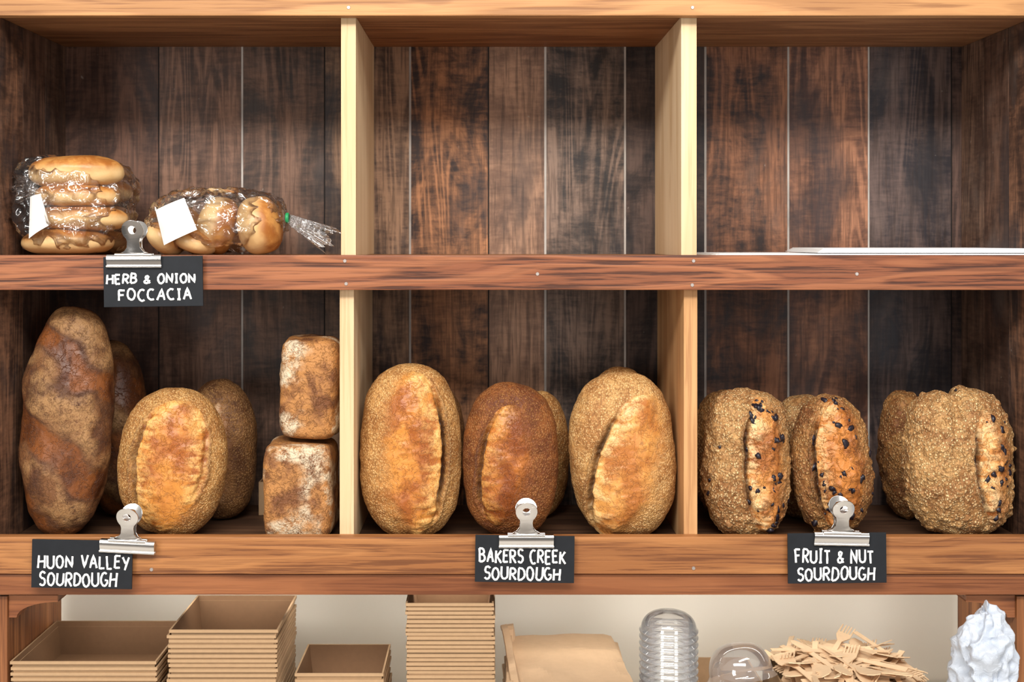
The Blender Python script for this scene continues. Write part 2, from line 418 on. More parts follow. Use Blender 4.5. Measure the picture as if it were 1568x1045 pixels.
    if currants:
        iv, fc = ico(); rng = np.random.RandomState(seed)
        cl = fbm(P, 40, seed+5, 2)
        cand = np.where((op > .6) & (w < -.1) & (cl > -.25))[0]
        extra = np.where((op < .3) & (w < -.3))[0]
        picks = list(rng.choice(cand, currants)) + list(rng.choice(extra, max(2, currants//8)))
        vs = [P]; off = len(P); ms = [mask]
        for p in picks:
            sz = rng.uniform(.0022, .0058)
            rot = np.array(Euler(rng.uniform(0, 3, 3)).to_matrix())
            q_ = (iv*np.array([1.4, .9, .75])*sz*(1+.18*rng.randn(len(iv), 1)))@rot.T
            q_ = q_ + P[p] + np.array([0, .0022, 0])
            vs.append(q_); ms.append(np.tile([0, 0, 0, 1.], (len(iv), 1)))
            faces += [tuple(x+off for x in f) for f in fc]; mi += [1]*len(fc); off += len(iv)
        V = np.concatenate(vs); mask = np.concatenate(ms)
    return mesh_obj(name, V, faces, [LM[style], M_currant], True, matidx=mi, attrs={'mask': mask})

lo = (120, 90)
loaf('huon_sourdough_loaf', 28, 173, 471, .062, .056, 'dark', lean=.06, n=2.5, bands=True, seed=11, lumps=.0028)
loaf('huon_sourdough_loaf', 118, 230, 522, .205, .055, 'dark', lean=-.09, n=2.3, bands=True, seed=15, res=lo)
loaf('bakers_sourdough_loaf', 180, 349, 596, .066, .058, 'gold', lean=.05, scores=[(.04, .05, 0, .68, .0, .88, -1, .8), (.50, .1, -.2, .25, .1, .7, 1, .3)], seed=21)
loaf('seeded_sourdough_loaf', 283, 394, 582, .19, .055, 'seeddark', lean=-.04, seed=23, res=lo, scores=[(.1, 0, 0, .3, 0, .7, -1, .5)])
dd_top = Z(673, .075)
loaf('floured_square_loaf', 407, 517, 0, .075, .06, 'floured', n=8, m=6.5, seed=31, flour=.34, z1=dd_top, lumps=.003, pitch=0, back=1)
loaf('floured_square_loaf', 429, 528, 514, .085, .055, 'floured', z0=dd_top+.0003, n=6.5, m=5.5, seed=37, flour=.36, lumps=.004, pitch=0, back=1, lean=.02)
loaf('bakers_sourdough_loaf', 549, 708, 559, .062, .054, 'gold', n=2.55, lean=-.02, scores=[(.10, .0, -.03, .64, .0, .93, 1, 1.2)], seed=41)
loaf('bakers_sourdough_loaf', 615, 714, 590, .20, .055, 'seeddark', seed=43, res=lo)
loaf('brown_sourdough_loaf', 706, 857, 587, .066, .056, 'brown', lean=.02, scores=[(-.14, .16, 0, .54, -.02, .78, -1, .9)], seed=47, n=2.4)
loaf('brown_sourdough_loaf', 775, 873, 600, .20, .055, 'gold', seed=49, res=lo)
loaf('bakers_sourdough_loaf', 869, 1037, 571, .066, .058, 'pale', n=2.5, lean=-.03, scores=[(.06, .40, 0, .64, -.10, .86, -1, 1.3)], seed=53)
loaf('bakers_sourdough_loaf', 895, 1005, 563, .20, .055, 'gold', seed=55, res=lo)
loaf('fruit_nut_loaf', 1071, 1213, 596, .066, .054, 'fruit', n=3.1, lean=.0, scores=[(.33, -.05, .0, .54, .02, .93, -1, 1.2)], seed=61, currants=46, lumps=.005, nuts=.004)
loaf('fruit_nut_loaf', 1060, 1160, 599, .20, .05, 'fruitd', seed=63, res=lo, n=2.8, nuts=.003)
loaf('fruit_nut_loaf', 1209, 1338, 605, .066, .052, 'fruitd', n=2.5, lean=-.05, scores=[(.0, .0, 0, .68, .05, .92, -1, 1.1)], seed=67, currants=50, lumps=.005, nuts=.0035)
loaf('fruit_nut_loaf', 1180, 1275, 606, .20, .05, 'fruit', seed=69, res=lo, n=2.8, nuts=.003)
loaf('fruit_nut_loaf', 1382, 1556, 593, .064, .055, 'fruit', n=2.9, lean=-.05, scores=[(.46, -.05, 0, .38, -.05, .76, -1, 1.2)], seed=75, currants=28, lumps=.005, nuts=.0045, dip=.010)
loaf('fruit_nut_loaf', 1344, 1428, 600, .195, .052, 'fruitd', n=2.8, lean=-.05, seed=73, res=lo, lumps=.006, nuts=.003)

def open_box(name, x0, x1, y0, y1, z0, z1, th, flare=0.0):
    V = []; F = []
    def ring(ax0, ax1, ay0, ay1, z):
        b = len(V); V.extend([(ax0, ay0, z), (ax1, ay0, z), (ax1, ay1, z), (ax0, ay1, z)]); return b
    f = flare
    r0 = ring(x0+f, x1-f, y0+f, y1-f, z0); r1 = ring(x0, x1, y0, y1, z1)
    r2 = ring(x0+th, x1-th, y0+th, y1-th, z1); r3 = ring(x0+f+th, x1-f-th, y0+f+th, y1-f-th, z0+th)
    F.append([r0+3, r0+2, r0+1, r0])
    for a, b in ((r0, r1), (r1, r2), (r2, r3)):
        for k in range(4): F.append([a+k, a+(k+1) % 4, b+(k+1) % 4, b+k])
    F.append([r3, r3+1, r3+2, r3+3])
    return V, F
V, F = open_box('b', X(397, .22), X(470, .22), .215, .285, zs0+.0005, Z(738, .22), .002)
mesh_obj('kraft_box', V, F, M_kraft)

# ------------------------------------------------------------------ kraft tray stacks
def tray_stack(name, pl, pr, yf, yb, ztop, zbot, pitch=.0095, wall=.055, seed=0):
    rng = random.Random(seed); V = []; F = []; MI = []
    x0, x1 = X(pl, yf), X(pr, yf); n = max(1, int((ztop-zbot-wall)/pitch)+1); th = .0016
    for i in range(n):
        zt_ = ztop-i*pitch; zb_ = zt_-wall
        if i == n-1: zb_ = zbot+.0005
        jx, jy = rng.uniform(-.0016, .0016), rng.uniform(-.0014, .0014)
        fl = .009
        def R(ins, z):
            bb = len(V); V.extend([(x0+jx+ins, yf+jy+ins, z), (x1+jx-ins, yf+jy+ins, z), (x1+jx-ins, yb+jy-ins, z), (x0+jx+ins, yb+jy-ins, z)]); return bb
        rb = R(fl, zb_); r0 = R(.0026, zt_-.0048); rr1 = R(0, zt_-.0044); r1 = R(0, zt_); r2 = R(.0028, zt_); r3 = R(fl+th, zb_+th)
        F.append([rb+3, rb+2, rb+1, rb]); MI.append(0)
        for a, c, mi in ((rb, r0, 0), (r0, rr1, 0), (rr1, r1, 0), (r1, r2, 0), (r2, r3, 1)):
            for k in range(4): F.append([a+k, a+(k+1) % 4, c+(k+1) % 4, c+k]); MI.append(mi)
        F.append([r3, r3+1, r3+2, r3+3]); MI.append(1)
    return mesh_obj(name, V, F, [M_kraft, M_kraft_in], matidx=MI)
tray_stack('kraft_tray_stack', 16, 240, .002, .205, .985, .84, pitch=.0085, seed=1)
tray_stack('kraft_tray_stack', 257, 424, .0, .185, 1.034, .84, pitch=.0075, seed=2)
tray_stack('kraft_tray_stack', 452, 588, .03, .17, .957, .84, seed=3)
tray_stack('kraft_tray_stack', 622, 757, -.005, .17, 1.077, .84, pitch=.0065, seed=4)

# ------------------------------------------------------------------ paper bag pile
V = []; F = []
NB = 11
for i in range(NB):
    rng = np.random.RandomState(i+3)
    x0, x1 = X(772, 0), X(966, 0); y0, y1 = -.06+rng.uniform(-.01, .01), .225+rng.uniform(-.015, .01)
    ang = rng.uniform(-.05, .05) if i < NB-1 else .06; zb = .8405+i*.0104
    nx, ny = 40, 30; b = len(V); cxm, cym = (x0+x1)/2, (y0+y1)/2
    gx, gy = np.meshgrid(np.linspace(-1, 1, nx), np.linspace(-1, 1, ny), indexing='ij')
    zig = (.004*np.abs(((np.arange(ny)*1.0) % 2)-.5)*2)[None, :]*np.array([1 if (k in (0,)) else 0 for k in range(nx)])[:, None]
    px_ = gx.ravel()*(x1-x0)/2+zig.ravel(); py_ = gy.ravel()*(y1-y0)/2
    PP = np.stack([px_, py_, np.full_like(px_, i*3.3)], 1)
    hz = .0040*vn(PP, (12, 9, 1), i) + .0036*(1-np.abs(vn(PP, (26, 20, 1), i+50))) + (.016*(gx.ravel() < -.8)*(i > NB-4)*(1+vn(PP, (5, 20, 1), i+9)))
    ca, sa = math.cos(ang), math.sin(ang)
    wx = cxm+px_*ca-py_*sa; wy = cym+px_*sa+py_*ca
    th = .0085*(1-.6*(np.abs(gx.ravel())**6))
    for k in range(nx*ny): V.append((wx[k], wy[k], zb+.0035+hz[k]*min(1, i/3)))
    for k in range(nx*ny): V.append((wx[k], wy[k], zb+.0035+hz[k]*min(1, i/3)+th[k]*.75))
    for a in range(nx-1):
        for c in range(ny-1):
            p = b+a*ny+c; F.append([p, p+1, p+ny+1, p+ny]); p += nx*ny; F.append([p, p+ny, p+ny+1, p+1])
    per = [(a, 0) for a in range(nx-1)]+[(nx-1, c) for c in range(ny-1)]+[(a, ny-1) for a in range(nx-1, 0, -1)]+[(0, c) for c in range(ny-1, 0, -1)]
    for k in range(len(per)):
        a_, c_ = per[k]; d_, e_ = per[(k+1) % len(per)]
        p, q2 = b+a_*ny+c_, b+d_*ny+e_; F.append([p, q2, q2+nx*ny, p+nx*ny])
mesh_obj('paper_bag_pile', V, F, M_kraftpaper)

# ------------------------------------------------------------------ clear plastic
def plastic(name, base=.05, wr=60, bs=.6, diff=.05, rough=.06, bd=.004):
    m, nt, out = newmat(name); g = G(nt)
    co = g.coords(); n = g.noise(co, wr, 3, .5, 1.2)
    nr = g.math('ABSOLUTE', g.math('SUBTRACT', n, .5))
    nb = g.bump(nr, bs, bd)
    fr = g.n('ShaderNodeFresnel'); fr.inputs[0].default_value = 1.45; g.l(nb, fr.inputs['Normal'])
    tr = g.n('ShaderNodeBsdfTransparent'); tr.inputs[0].default_value = (1, 1, 1, 1)
    gl = g.n('ShaderNodeBsdfGlossy'); gl.inputs['Roughness'].default_value = rough; g.l(nb, gl.inputs['Normal'])
    gl.inputs[0].default_value = (1, 1, 1, 1)
    df = g.n('ShaderNodeBsdfDiffuse'); df.inputs[0].default_value = (.9, .92, .95, 1); g.l(nb, df.inputs['Normal'])
    m1 = g.n('ShaderNodeMixShader'); g.setin(m1.inputs[0], g.math('ADD', g.math('MULTIPLY', fr.outputs[0], 1.0), base, True))
    g.l(tr.outputs[0], m1.inputs[1]); g.l(gl.outputs[0], m1.inputs[2])
    m2 = g.n('ShaderNodeMixShader'); g.setin(m2.inputs[0], diff); g.l(m1.outputs[0], m2.inputs[1]); g.l(df.outputs[0], m2.inputs[2])
    g.l(m2.outputs[0], out.inputs[0]); return m
M_bag = plastic('cellophane', base=.07, wr=24, bs=.8, diff=.012, bd=.012, rough=.055)
M_cup = plastic('clear_cup', base=.09, wr=20, bs=.05, diff=.10)

def lathe(prof, seg=48, center=(0, 0, 0), rot=None):
    V = []; F = []
    for (r, z) in prof:
        for k in range(seg):
            a = 2*math.pi*k/seg; v = Vector((r*math.cos(a), r*math.sin(a), z))
            if rot: v = rot@v
            V.append(v+Vector(center))
    for i in range(len(prof)-1):
        for k in range(seg):
            F.append([i*seg+k, i*seg+(k+1) % seg, (i+1)*seg+(k+1) % seg, (i+1)*seg+k])
    return V, F
V = []; F = []
yc = .07; xc = X(1024, yc); R0 = X(1069, yc)-xc
nst = 17
for i in range(nst):
    zb = .842+i*.0105
    prof = [(R0*.93, zb), (R0*1.0, zb+.001), (R0*1.0, zb+.0035), (R0*.93, zb+.005)]
    for k in range(1, 9):
        a = k/8*math.pi/2
        prof.append((R0*.92*math.cos(a)**.75+.001, zb+.005+.028*math.sin(a)))
    if i < nst-1: prof = prof[:6]
    v, f = lathe(prof, 48, (xc, yc, 0)); b = len(V); V += v; F += [[x+b for x in ff] for ff in f]
mesh_obj('clear_lid_stack', V, F, M_cup, True)
V, F = open_box('b', X(1082, 0), X(1186, 0), -.02, .20, .8405, .925, .003, .0)
mesh_obj('kraft_box', V, F, M_kraft)
prof = [(.056, 0), (.0535, .002), (.0515, .006)] + [(.0495*math.cos(k/10*math.pi/2)**.7+.0008, .008+.045*math.sin(k/10*math.pi/2)) for k in range(11)]
rt = Matrix.Rotation(math.radians(-12), 3, 'X')@Matrix.Rotation(math.radians(-8), 3, 'Y')
v, f = lathe(prof, 48, (X(1138, .05), .06, .940), rt)
mesh_obj('clear_dome_lid', v, f, M_cup, True)

# ------------------------------------------------------------------ wooden cutlery in an open carton
cut = empty('wooden_cutlery_carton')
V, F = open_box('b', X(1205, 0), X(1432, 0), -.03, .17, .8405, .940, .003)
mesh_obj('carton', V, F, M_kraft, parent=cut)
def cut_outline(kind):
    if kind == 'spoon':
        right = [(.0045, 0), (.0040, .05), (.0035, .09), (.006, .105), (.012, .118), (.0155, .132), (.0125, .147), (.006, .1545)]
    elif kind == 'fork':
        right = [(.0045, 0), (.004, .05), (.0035, .09), (.008, .103), (.0115, .115), (.0115, .155), (.0095, .156), (.0085, .128), (.0065, .128), (.0055, .1565), (.0038, .1565), (.003, .128), (.0012, .128), (.0010, .1565)]
    else:
        right = [(.0045, 0), (.004, .06), (.006, .08), (.0085, .12), (.0065, .15)]
    return right + [(-x, y) for x, y in reversed(right)]
def add_prism(V, F, pts, M, th=.0014):
    n = len(pts); b = len(V)
    for z in (0, th):
        for (x, y) in pts:
            bend = .006*math.sin(max(0, y-.09)/.065*math.pi*.5)
            V.append(M@Vector((x, y, z-bend)))
    F.append([b+i for i in reversed(range(n))]); F.append([b+n+i for i in range(n)])
    for i in range(n): F.append([b+i, b+(i+1) % n, b+n+(i+1) % n, b+n+i])
V = []; F = []; rng = random.Random(5)
xa_, xb_ = X(1208, 0)+.004, X(1424, 0)+.004
cnt = 0
while cnt < 150:
    kind = rng.choice(['spoon', 'fork', 'spoon', 'fork', 'spoon'])
    lay = cnt/150
    yaw = rng.uniform(-1.5, 1.5)+rng.choice([0, math.pi]); yy = rng.uniform(.0, .13); xx = rng.uniform(xa_, xb_)
    dx, dy = -math.sin(yaw)*.078, math.cos(yaw)*.078
    if not (xa_-.012 < xx-abs(dx) and xx+abs(dx) < xb_): continue
    zz = .932+.040*lay
    Mx = Matrix.Translation((xx, yy, zz))@Matrix.Rotation(yaw, 4, 'Z')@Matrix.Rotation(rng.uniform(-.2, .25), 4, 'X')@Matrix.Rotation(rng.uniform(-.5, .5), 4, 'Y')@Matrix.Translation((0, -.078, 0))
    add_prism(V, F, cut_outline(kind), Mx); cnt += 1
mesh_obj('wooden_cutlery', V, F, M_birch, parent=cut)

# ------------------------------------------------------------------ crumpled white plastic bag
def white_bag_mat():
    m, nt, out = newmat('white_bag'); g = G(nt)
    n = g.noise(g.coords(), 35, 4, .6, 1.0)
    c = g.mix(n, (.42, .48, .58), (.60, .64, .70))
    b = g.bsdf(out, c, .38, g.bump(g.math('ABSOLUTE', g.math('SUBTRACT', n, .5)), .7, .008), .45)
    return m
def blob(name, px0, px1, pz_top, y0, y1, z0, mat, seed, amp=.012, n=3, crease=.6, res=(140, 100), taper=0, fine=.25, sc0=22):
    yc = (y0+y1)/2; W = (X(px1, yc)-X(px0, yc))/2; z1 = Z(pz_top, yc); H = (z1-z0)/2
    NA, NR = res
    t = -np.cos(np.pi*np.arange(1, NR)/NR); a = 2*np.pi*np.arange(NA)/NA
    T, A = np.meshgrid(t, a, indexing='ij'); T = T.ravel(); A = A.ravel()
    rr = (1-np.abs(T)**n)**(1/n)*(1+taper*T)
    u = np.sign(np.cos(A))*np.abs(np.cos(A))**.85*rr; w = np.sign(np.sin(A))*np.abs(np.sin(A))**.85*rr
    u = np.concatenate([u, [0, 0]]); w = np.concatenate([w, [0, 0]]); T = np.concatenate([T, [-1, 1]])
    P = np.stack([u*W, w*(y1-y0)/2, T*H], 1)
    Nn = np.stack([u/W, w/((y1-y0)/2), T/H], 1); Nn /= np.linalg.norm(Nn, axis=1)[:, None]+1e-9
    rid = 1-2*np.abs(fbm(P, sc0, seed, 2)); rid2 = 1-2*np.abs(fbm(P, sc0*2.2, seed+7, 2))
    d = amp*(fbm(P, 12, seed+3, 2)*.8 + rid*crease*.6 + rid2*crease*fine)
    d -= np.percentile(d, 92)
    P = P+Nn*d[:, None]
    P[:, 0] *= W/np.abs(P[:, 0]).max()
    P[:, 1] = np.clip(P[:, 1], -(y1-y0)/2, (y1-y0)/2)
    P[:, 2] = (P[:, 2]-P[:, 2].min())/(P[:, 2].max()-P[:, 2].min())*(z1-z0)+z0
    P += np.array([(X(px0, yc)+X(px1, yc))/2, yc, 0])
    faces = []; R = NR-1
    for i in range(R-1):
        for j in range(NA):
            k = (j+1) % NA; faces.append((i*NA+j, i*NA+k, (i+1)*NA+k, (i+1)*NA+j))
    b0, b1 = R*NA, R*NA+1
    for j in range(NA):
        k = (j+1) % NA; faces.append((b0, k, j)); faces.append((b1, (R-1)*NA+j, (R-1)*NA+k))
    return mesh_obj(name, P, faces, mat, True)
blob('crumpled_plastic_bag', 1456, 1556, 917, -.16, -.034, .8405, white_bag_mat(), 5, .019, 2.6, 1.0, (220, 180), taper=-.12, fine=.35, sc0=20)

# ------------------------------------------------------------------ focaccia rolls in bags
def bun_mat():
    m, nt, out = newmat('focaccia_crust'); g = G(nt)
    at = g.n('ShaderNodeAttribute', attribute_name='mask'); sp = g.n('ShaderNodeSeparateColor'); g.l(at.outputs['Color'], sp.inputs[0])
    n = g.noise(g.coords(), 40, 4, .6, .4)
    top = g.mix(g.ramp(n, .35, .65), (.56, .26, .07), (.35, .12, .025))
    side = g.mix(n, (.80, .58, .30), (.64, .37, .14))
    c = g.mix(sp.outputs[0], side, top)
    g.bsdf(out, c, .36, g.bump(n, .3, .003), .4); return m
M_bun = bun_mat()
def bun(par, loc, rx, ry, rz, rot=(0, 0, 0), seed=0, sq=2.3):
    NA, NR = 64, 44
    t = -np.cos(np.pi*np.arange(1, NR)/NR); a = 2*np.pi*np.arange(NA)/NA
    T, A = np.meshgrid(t, a, indexing='ij'); T = T.ravel(); A = A.ravel()
    rr = (1-np.abs(T)**sq)**(1/sq)
    u = np.concatenate([np.cos(A)*rr, [0, 0]]); w = np.concatenate([np.sin(A)*rr, [0, 0]]); T = np.concatenate([T, [-1, 1]])
    P = np.stack([u*rx, w*ry, T*rz], 1)
    P *= (1+.04*fbm(P+seed, 25, seed, 3))[:, None]
    mk = sstep(-.15, .45, T+.15*fbm(P, 30, seed+4, 2)); mk = np.maximum(mk, sstep(-.75, -.95, T)*.6)
    R = np.array(Euler(rot).to_matrix()); P = P@R.T+np.array(loc)
    faces = []; Rr = NR-1
    for i in range(Rr-1):
        for j in range(NA):
            k = (j+1) % NA; faces.append((i*NA+j, i*NA+k, (i+1)*NA+k, (i+1)*NA+j))
    b0, b1 = Rr*NA, Rr*NA+1
    for j in range(NA):
        k = (j+1) % NA; faces.append((b0, k, j)); faces.append((b1, (Rr-1)*NA+j, (Rr-1)*NA+k))
    mesh_obj('roll', P, faces, M_bun, True, parent=par, attrs={'mask': np.stack([mk, mk, mk, np.ones(len(P))], 1)})

b1 = empty('bagged_focaccia_rolls')
zb = zs1+.0015
for k, (a, b) in enumerate(((36, 172), (50, 194), (54, 182), (48, 188))):
    yy = .075; bun(b1, ((X(a, yy)+X(b, yy))/2, yy, zb+.0205+k*.0370), (X(b, yy)-X(a, yy))/2, .056, .0215 if k < 3 else .0265, (random.uniform(-.05, .05), random.uniform(-.05, .05), 0), k+1, 2.5)
for k, (a, b) in enumerate(((100, 196), (96, 200), (98, 202))):
    yy = .185; bun(b1, ((X(a, yy)+X(b, yy))/2, yy, zb+.022+k*.042), (X(b, yy)-X(a, yy))/2*1.0, .045, .0205, (0, .05, 0), k+11, 2.8)
bag = blob('bag_film', 26, 208, 239, .000, .245, zb-.0012, M_bag, 21, .009, 3.6, 1.0, (260, 200), fine=.5, sc0=20); bag.parent = b1
def film_fan(name, par, base, tip, w0, w1, nrm_amp, seed, pleats=7, nu=110, nv=26):
    base, tip = Vector(base), Vector(tip); ax = (tip-base); side = ax.cross(Vector((0, 1, 0))).normalized(); dep = Vector((0, 1, 0))
    V = []; F = []; rng = random.Random(seed); ph = rng.random()*6
    for i in range(nv):
        s = i/(nv-1)
        for j in range(nu):
            t = j/(nu-1)*2-1; w = w0+(w1-w0)*s**.9
            off = math.sin(t*pleats*math.pi+ph)*nrm_amp*(.3+.7*s) + math.sin(t*pleats*2.3*math.pi+ph*2)*nrm_amp*.35
            V.append(base+ax*(s*(1+.10*math.sin(t*6+ph)+.05*math.sin(t*17)))+side*(t*w)+dep*off)
    for i in range(nv-1):
        for j in range(nu-1): F.append([i*nu+j, i*nu+j+1, (i+1)*nu+j+1, (i+1)*nu+j])
    return mesh_obj(name, V, F, M_bag, True, parent=par)
film_fan('film_gather', b1, (X(56, .07), .07, Z(283, .07)), (X(22, .06), .06, Z(290, .06)), .012, .026, .007, 3)
def label(par, pts, y, tilt=0):
    V = [(X(a, y), y, Z(b, y)) for i, (a, b) in enumerate(pts)]
    n = 12; VV = []; F = []
    for i in range(n+1):
        for j in range(n+1):
            u, v = i/n, j/n
            p = (Vector(V[0])*(1-u)+Vector(V[1])*u)*(1-v)+(Vector(V[3])*(1-u)+Vector(V[2])*u)*v
            p.y += -.006*math.sin(u*math.pi)+tilt*v; VV.append(p)
    for i in range(n):
        for j in range(n): a = i*(n+1)+j; F.append([a, a+1, a+n+2, a+n+1])
    mesh_obj('price_label', VV, F, M_label, True, parent=par)
label(b1, [(46, 302), (62, 297), (76, 345), (44, 366)], .010)

b2 = empty('bagged_focaccia_rolls')
def vb(pa, pb, pt, y, roty, seed):
    xc_ = (X(pa, y)+X(pb, y))/2; z1 = Z(pt, y); z0 = zb+.001; r = (z1-z0)/2
    bun(b2, (xc_, y, (z0+z1)/2), r, .05, (X(pb, y)-X(pa, y))/2*.97, (0, roty, 0), seed, 2.6)
vb(364, 431, 301, .08, math.radians(80), 31)
vb(304, 364, 303, .085, math.radians(104), 32)
bun(b2, (X(296, .05), .065, zb+.022), .036, .045, .020, (0, .30, 0), 33)
bun(b2, (X(250, .05), .07, zb+.026), .032, .045, .022, (0, .75, 0), 34)
bun(b2, (X(285, .16), .17, zb+.045), .040, .045, .026, (0, .9, 0), 35)
bun(b2, (X(340, .16), .18, zb+.042), .040, .045, .024, (0, 1.2, 0), 36)
bag = blob('bag_film', 226, 442, 284, .000, .245, zb-.0012, M_bag, 33, .009, 2.8, 1.0, (280, 190), fine=.5, sc0=20); bag.parent = b2
label(b2, [(238, 322), (282, 303), (301, 352), (250, 376)], .0, .004)
film_fan('film_tail', b2, (X(438, .08), .08, Z(333, .08)), (X(505, .06), .06, Z(368, .06)), .006, .022, .008, 9)
mat_ = Matrix.Translation((X(440, .08), .08, Z(334, .08)))@Matrix.Rotation(math.radians(90), 4, 'Y')
rV = []; rF = []
for i in range(24):
    for j in range(8):
        a, b = i/24*2*math.pi, j/8*2*math.pi
        rV.append(mat_@Vector(((.0065+.002*math.cos(b))*math.cos(a), (.0065+.002*math.cos(b))*math.sin(a), .003*math.sin(b))))
for i in range(24):
    for j in range(8): rF.append([i*8+j, ((i+1) % 24)*8+j, ((i+1) % 24)*8+(j+1) % 8, i*8+(j+1) % 8])
mesh_obj('bag_tie', rV, rF, M_green, True, parent=b2)

# ------------------------------------------------------------------ paper sheets upper right
V = []; F = []
def sheet(px0, px1, y0, y1, z, th, ang, curl=0):
    x0, x1 = X(px0, y0), X(px1, y0); b = len(V); n = 16
    for zz in (0, th):
        for i in range(n+1):
            for yy in (y0, y1):
                u = i/n; V.append((x0+(x1-x0)*u+(yy-y0)*ang, yy+ang*(u-.5)*.05, z+zz+curl*(1-u)**3*.01))
    m_ = (n+1)*2
    for i in range(n):
        a = b+i*2; F.append([a, a+1, a+3, a+2]); c = a+m_; F.append([c, c+2, c+3, c+1])
        F.append([a, a+2, c+2, c]); F.append([a+1, c+1, c+3, a+3])
    F.append([b, b+m_, b+m_+1, b+1]); e = b+n*2; F.append([e, e+1, e+m_+1, e+m_])
for k in range(3): sheet(1090+k*6, 1572, .004+k*.002, .22, zs1+.0006+k*.0012, .001, .0)
for k in range(5): sheet(1252+k*2, 1576, .012+k*.004, .25, zs1+.0052+k*.0014, .0012, .03)
mesh_obj('paper_sheet_stack', V, F, M_paper)

# ------------------------------------------------------------------ signs with hand lettering
def arc(cx, cy, rx, ry, a0, a1, n=12):
    return [(cx+rx*math.cos(math.radians(a0+(a1-a0)*i/n)), cy+ry*math.sin(math.radians(a0+(a1-a0)*i/n))) for i in range(n+1)]
GL = {
 'H': (.62, [[(0, 0), (0.02, 1)], [(.6, 0), (.6, 1)], [(0, .5), (.6, .54)]]),
 'E': (.5, [[(.02, 0), (0, 1)], [(0, 1), (.5, .98)], [(0, .52), (.42, .54)], [(.02, 0), (.5, .03)]]),
 'R': (.56, [[(0, 0), (.02, 1)], [(0, 1)]+arc(.25, .75, .28, .25, 80, -80)+[(.02, .48)], [(.2, .48), (.56, 0)]]),
 'B': (.56, [[(0, 0), (.02, 1)], [(0, 1)]+arc(.22, .77, .27, .22, 80, -80)+[(.03, .54)], [(.03, .54)]+arc(.24, .28, .32, .27, 80, -85)+[(0, 0)]]),
 '&': (.6, [[(.6, 0), (.14, .72)]+arc(.28, .82, .15, .17, 190, 0, 8)+[(.3, .55), (.06, .34)]+arc(.24, .2, .22, .2, 160, 320, 8)+[(.58, .42)]]),
 'O': (.62, [arc(.31, .5, .31, .5, 95, 460, 22)]),
 'N': (.62, [[(0, 0), (.02, 1), (.58, .02), (.6, 1)]]),
 'I': (.3, [[(.15, 0), (.15, 1)], [(0, 1), (.3, 1)], [(0, 0), (.3, 0)]]),
 'F': (.5, [[(.02, 0), (0, 1)], [(0, 1), (.5, .98)], [(0, .52), (.42, .54)]]),
 'C': (.54, [arc(.33, .5, .33, .5, 55, 305, 16)]),
 'A': (.62, [[(0, 0), (.31, 1), (.62, 0)], [(.12, .36), (.5, .36)]]),
 'U': (.6, [[(0, 1), (0, .35)]+arc(.3, .3, .3, .3, 180, 360, 10)+[(.6, 1)]]),
 'V': (.6, [[(0, 1), (.3, 0), (.6, 1)]]),
 'L': (.46, [[(0, 1), (.02, 0), (.46, .02)]]),
 'Y': (.58, [[(0, 1), (.29, .48)], [(.6, 1), (.2, -.05)]]),
 'S': (.5, [[(.48, .86)]+arc(.26, .75, .24, .24, 40, 250, 10)+arc(.24, .26, .26, .26, 70, -150, 10)]),
 'D': (.6, [[(0, 0), (.02, 1)], [(0, 1)]+arc(.12, .5, .48, .5, 80, -80, 12)+[(0, 0)]]),
 'G': (.6, [arc(.33, .5, .33, .5, 55, 330, 16)+[(.62, .42), (.36, .44)]]),
 'K': (.56, [[(0, 0), (.02, 1)], [(.54, 1), (.04, .45)], [(.14, .54), (.58, 0)]]),
 'T': (.58, [[(.29, 0), (.29, 1)], [(0, 1), (.58, .99)]]),
 ' ': (.3, []),
}
def lettering(par, text, l, r, t, b, y, slope=0.0, thick=.0016, seed=0):
    rng = random.Random(seed); gap = .26; tot = sum(GL[c][0] for c in text)+gap*(len(text)-1)
    x0, x1 = X(l, y), X(r, y); zt_, zb_ = Z(t, y), Z(b, y); hs = (zt_-zb_); ws = (x1-x0)/tot
    cu = bpy.data.curves.new('lettering', 'CURVE'); cu.dimensions = '3D'; cu.bevel_depth = thick; cu.bevel_resolution = 2; cu.use_fill_caps = True
    cur = 0
    for c in text:
        w, strokes = GL[c]; jz = rng.uniform(-.07, .07); sk = rng.uniform(-.05, .08); js = rng.uniform(.9, 1.06)
        if c == '&': js *= .8
        for st in strokes:
            sp = cu.splines.new('POLY'); pts = []
            for k in range(len(st)-1):
                a, b_ = st[k], st[k+1]
                m_ = 3 if len(st) < 6 else 1
                for q_ in range(m_): f = q_/m_; pts.append((a[0]+(b_[0]-a[0])*f, a[1]+(b_[1]-a[1])*f))
            pts.append(st[-1]); sp.points.add(len(pts)-1); ph = rng.random()*6
            for k, (a, bb) in enumerate(pts):
                xx = x0+(cur+a+bb*sk+.012*math.sin(k+ph))*ws; zz = zb_+(bb*js+jz)*hs+slope*(xx-x0)
                sp.points[k].co = (xx, y, zz, 1); sp.points[k].radius = .85+.3*math.sin(k*1.3+ph)**2
        cur += w+gap
    o = bpy.data.objects.new('lettering', cu); COL.objects.link(o); cu.materials.append(M_chalk); o.parent = par
    o.scale = (1, .25, 1); o.location = (0, y*.75, 0)
def sign(l, r, t, b, rot, lines, seed):
    e = empty('chalkboard_sign'); y = -.030
    x0, x1, z0, z1 = X(l, y), X(r, y), Z(b, y), Z(t, y)
    box('board', x0, x1, y, y+.003, z0, z1, M_slate, e, .0008)
    for (txt, a, bb, c, d) in lines: lettering(e, txt, a, bb, c, d, y-.0003, seed=seed+len(txt))
    piv = Vector(((x0+x1)/2, y, z1))
    e.matrix_world = Matrix.Translation(piv)@Matrix.Rotation(rot, 4, 'Y')@Matrix.Translation(-piv)
sign(158, 310, 393, 470, math.radians(-.8), [('HERB & ONION', 163, 298, 420, 434), ('FOCCACIA', 181, 292, 443, 460)], 1)
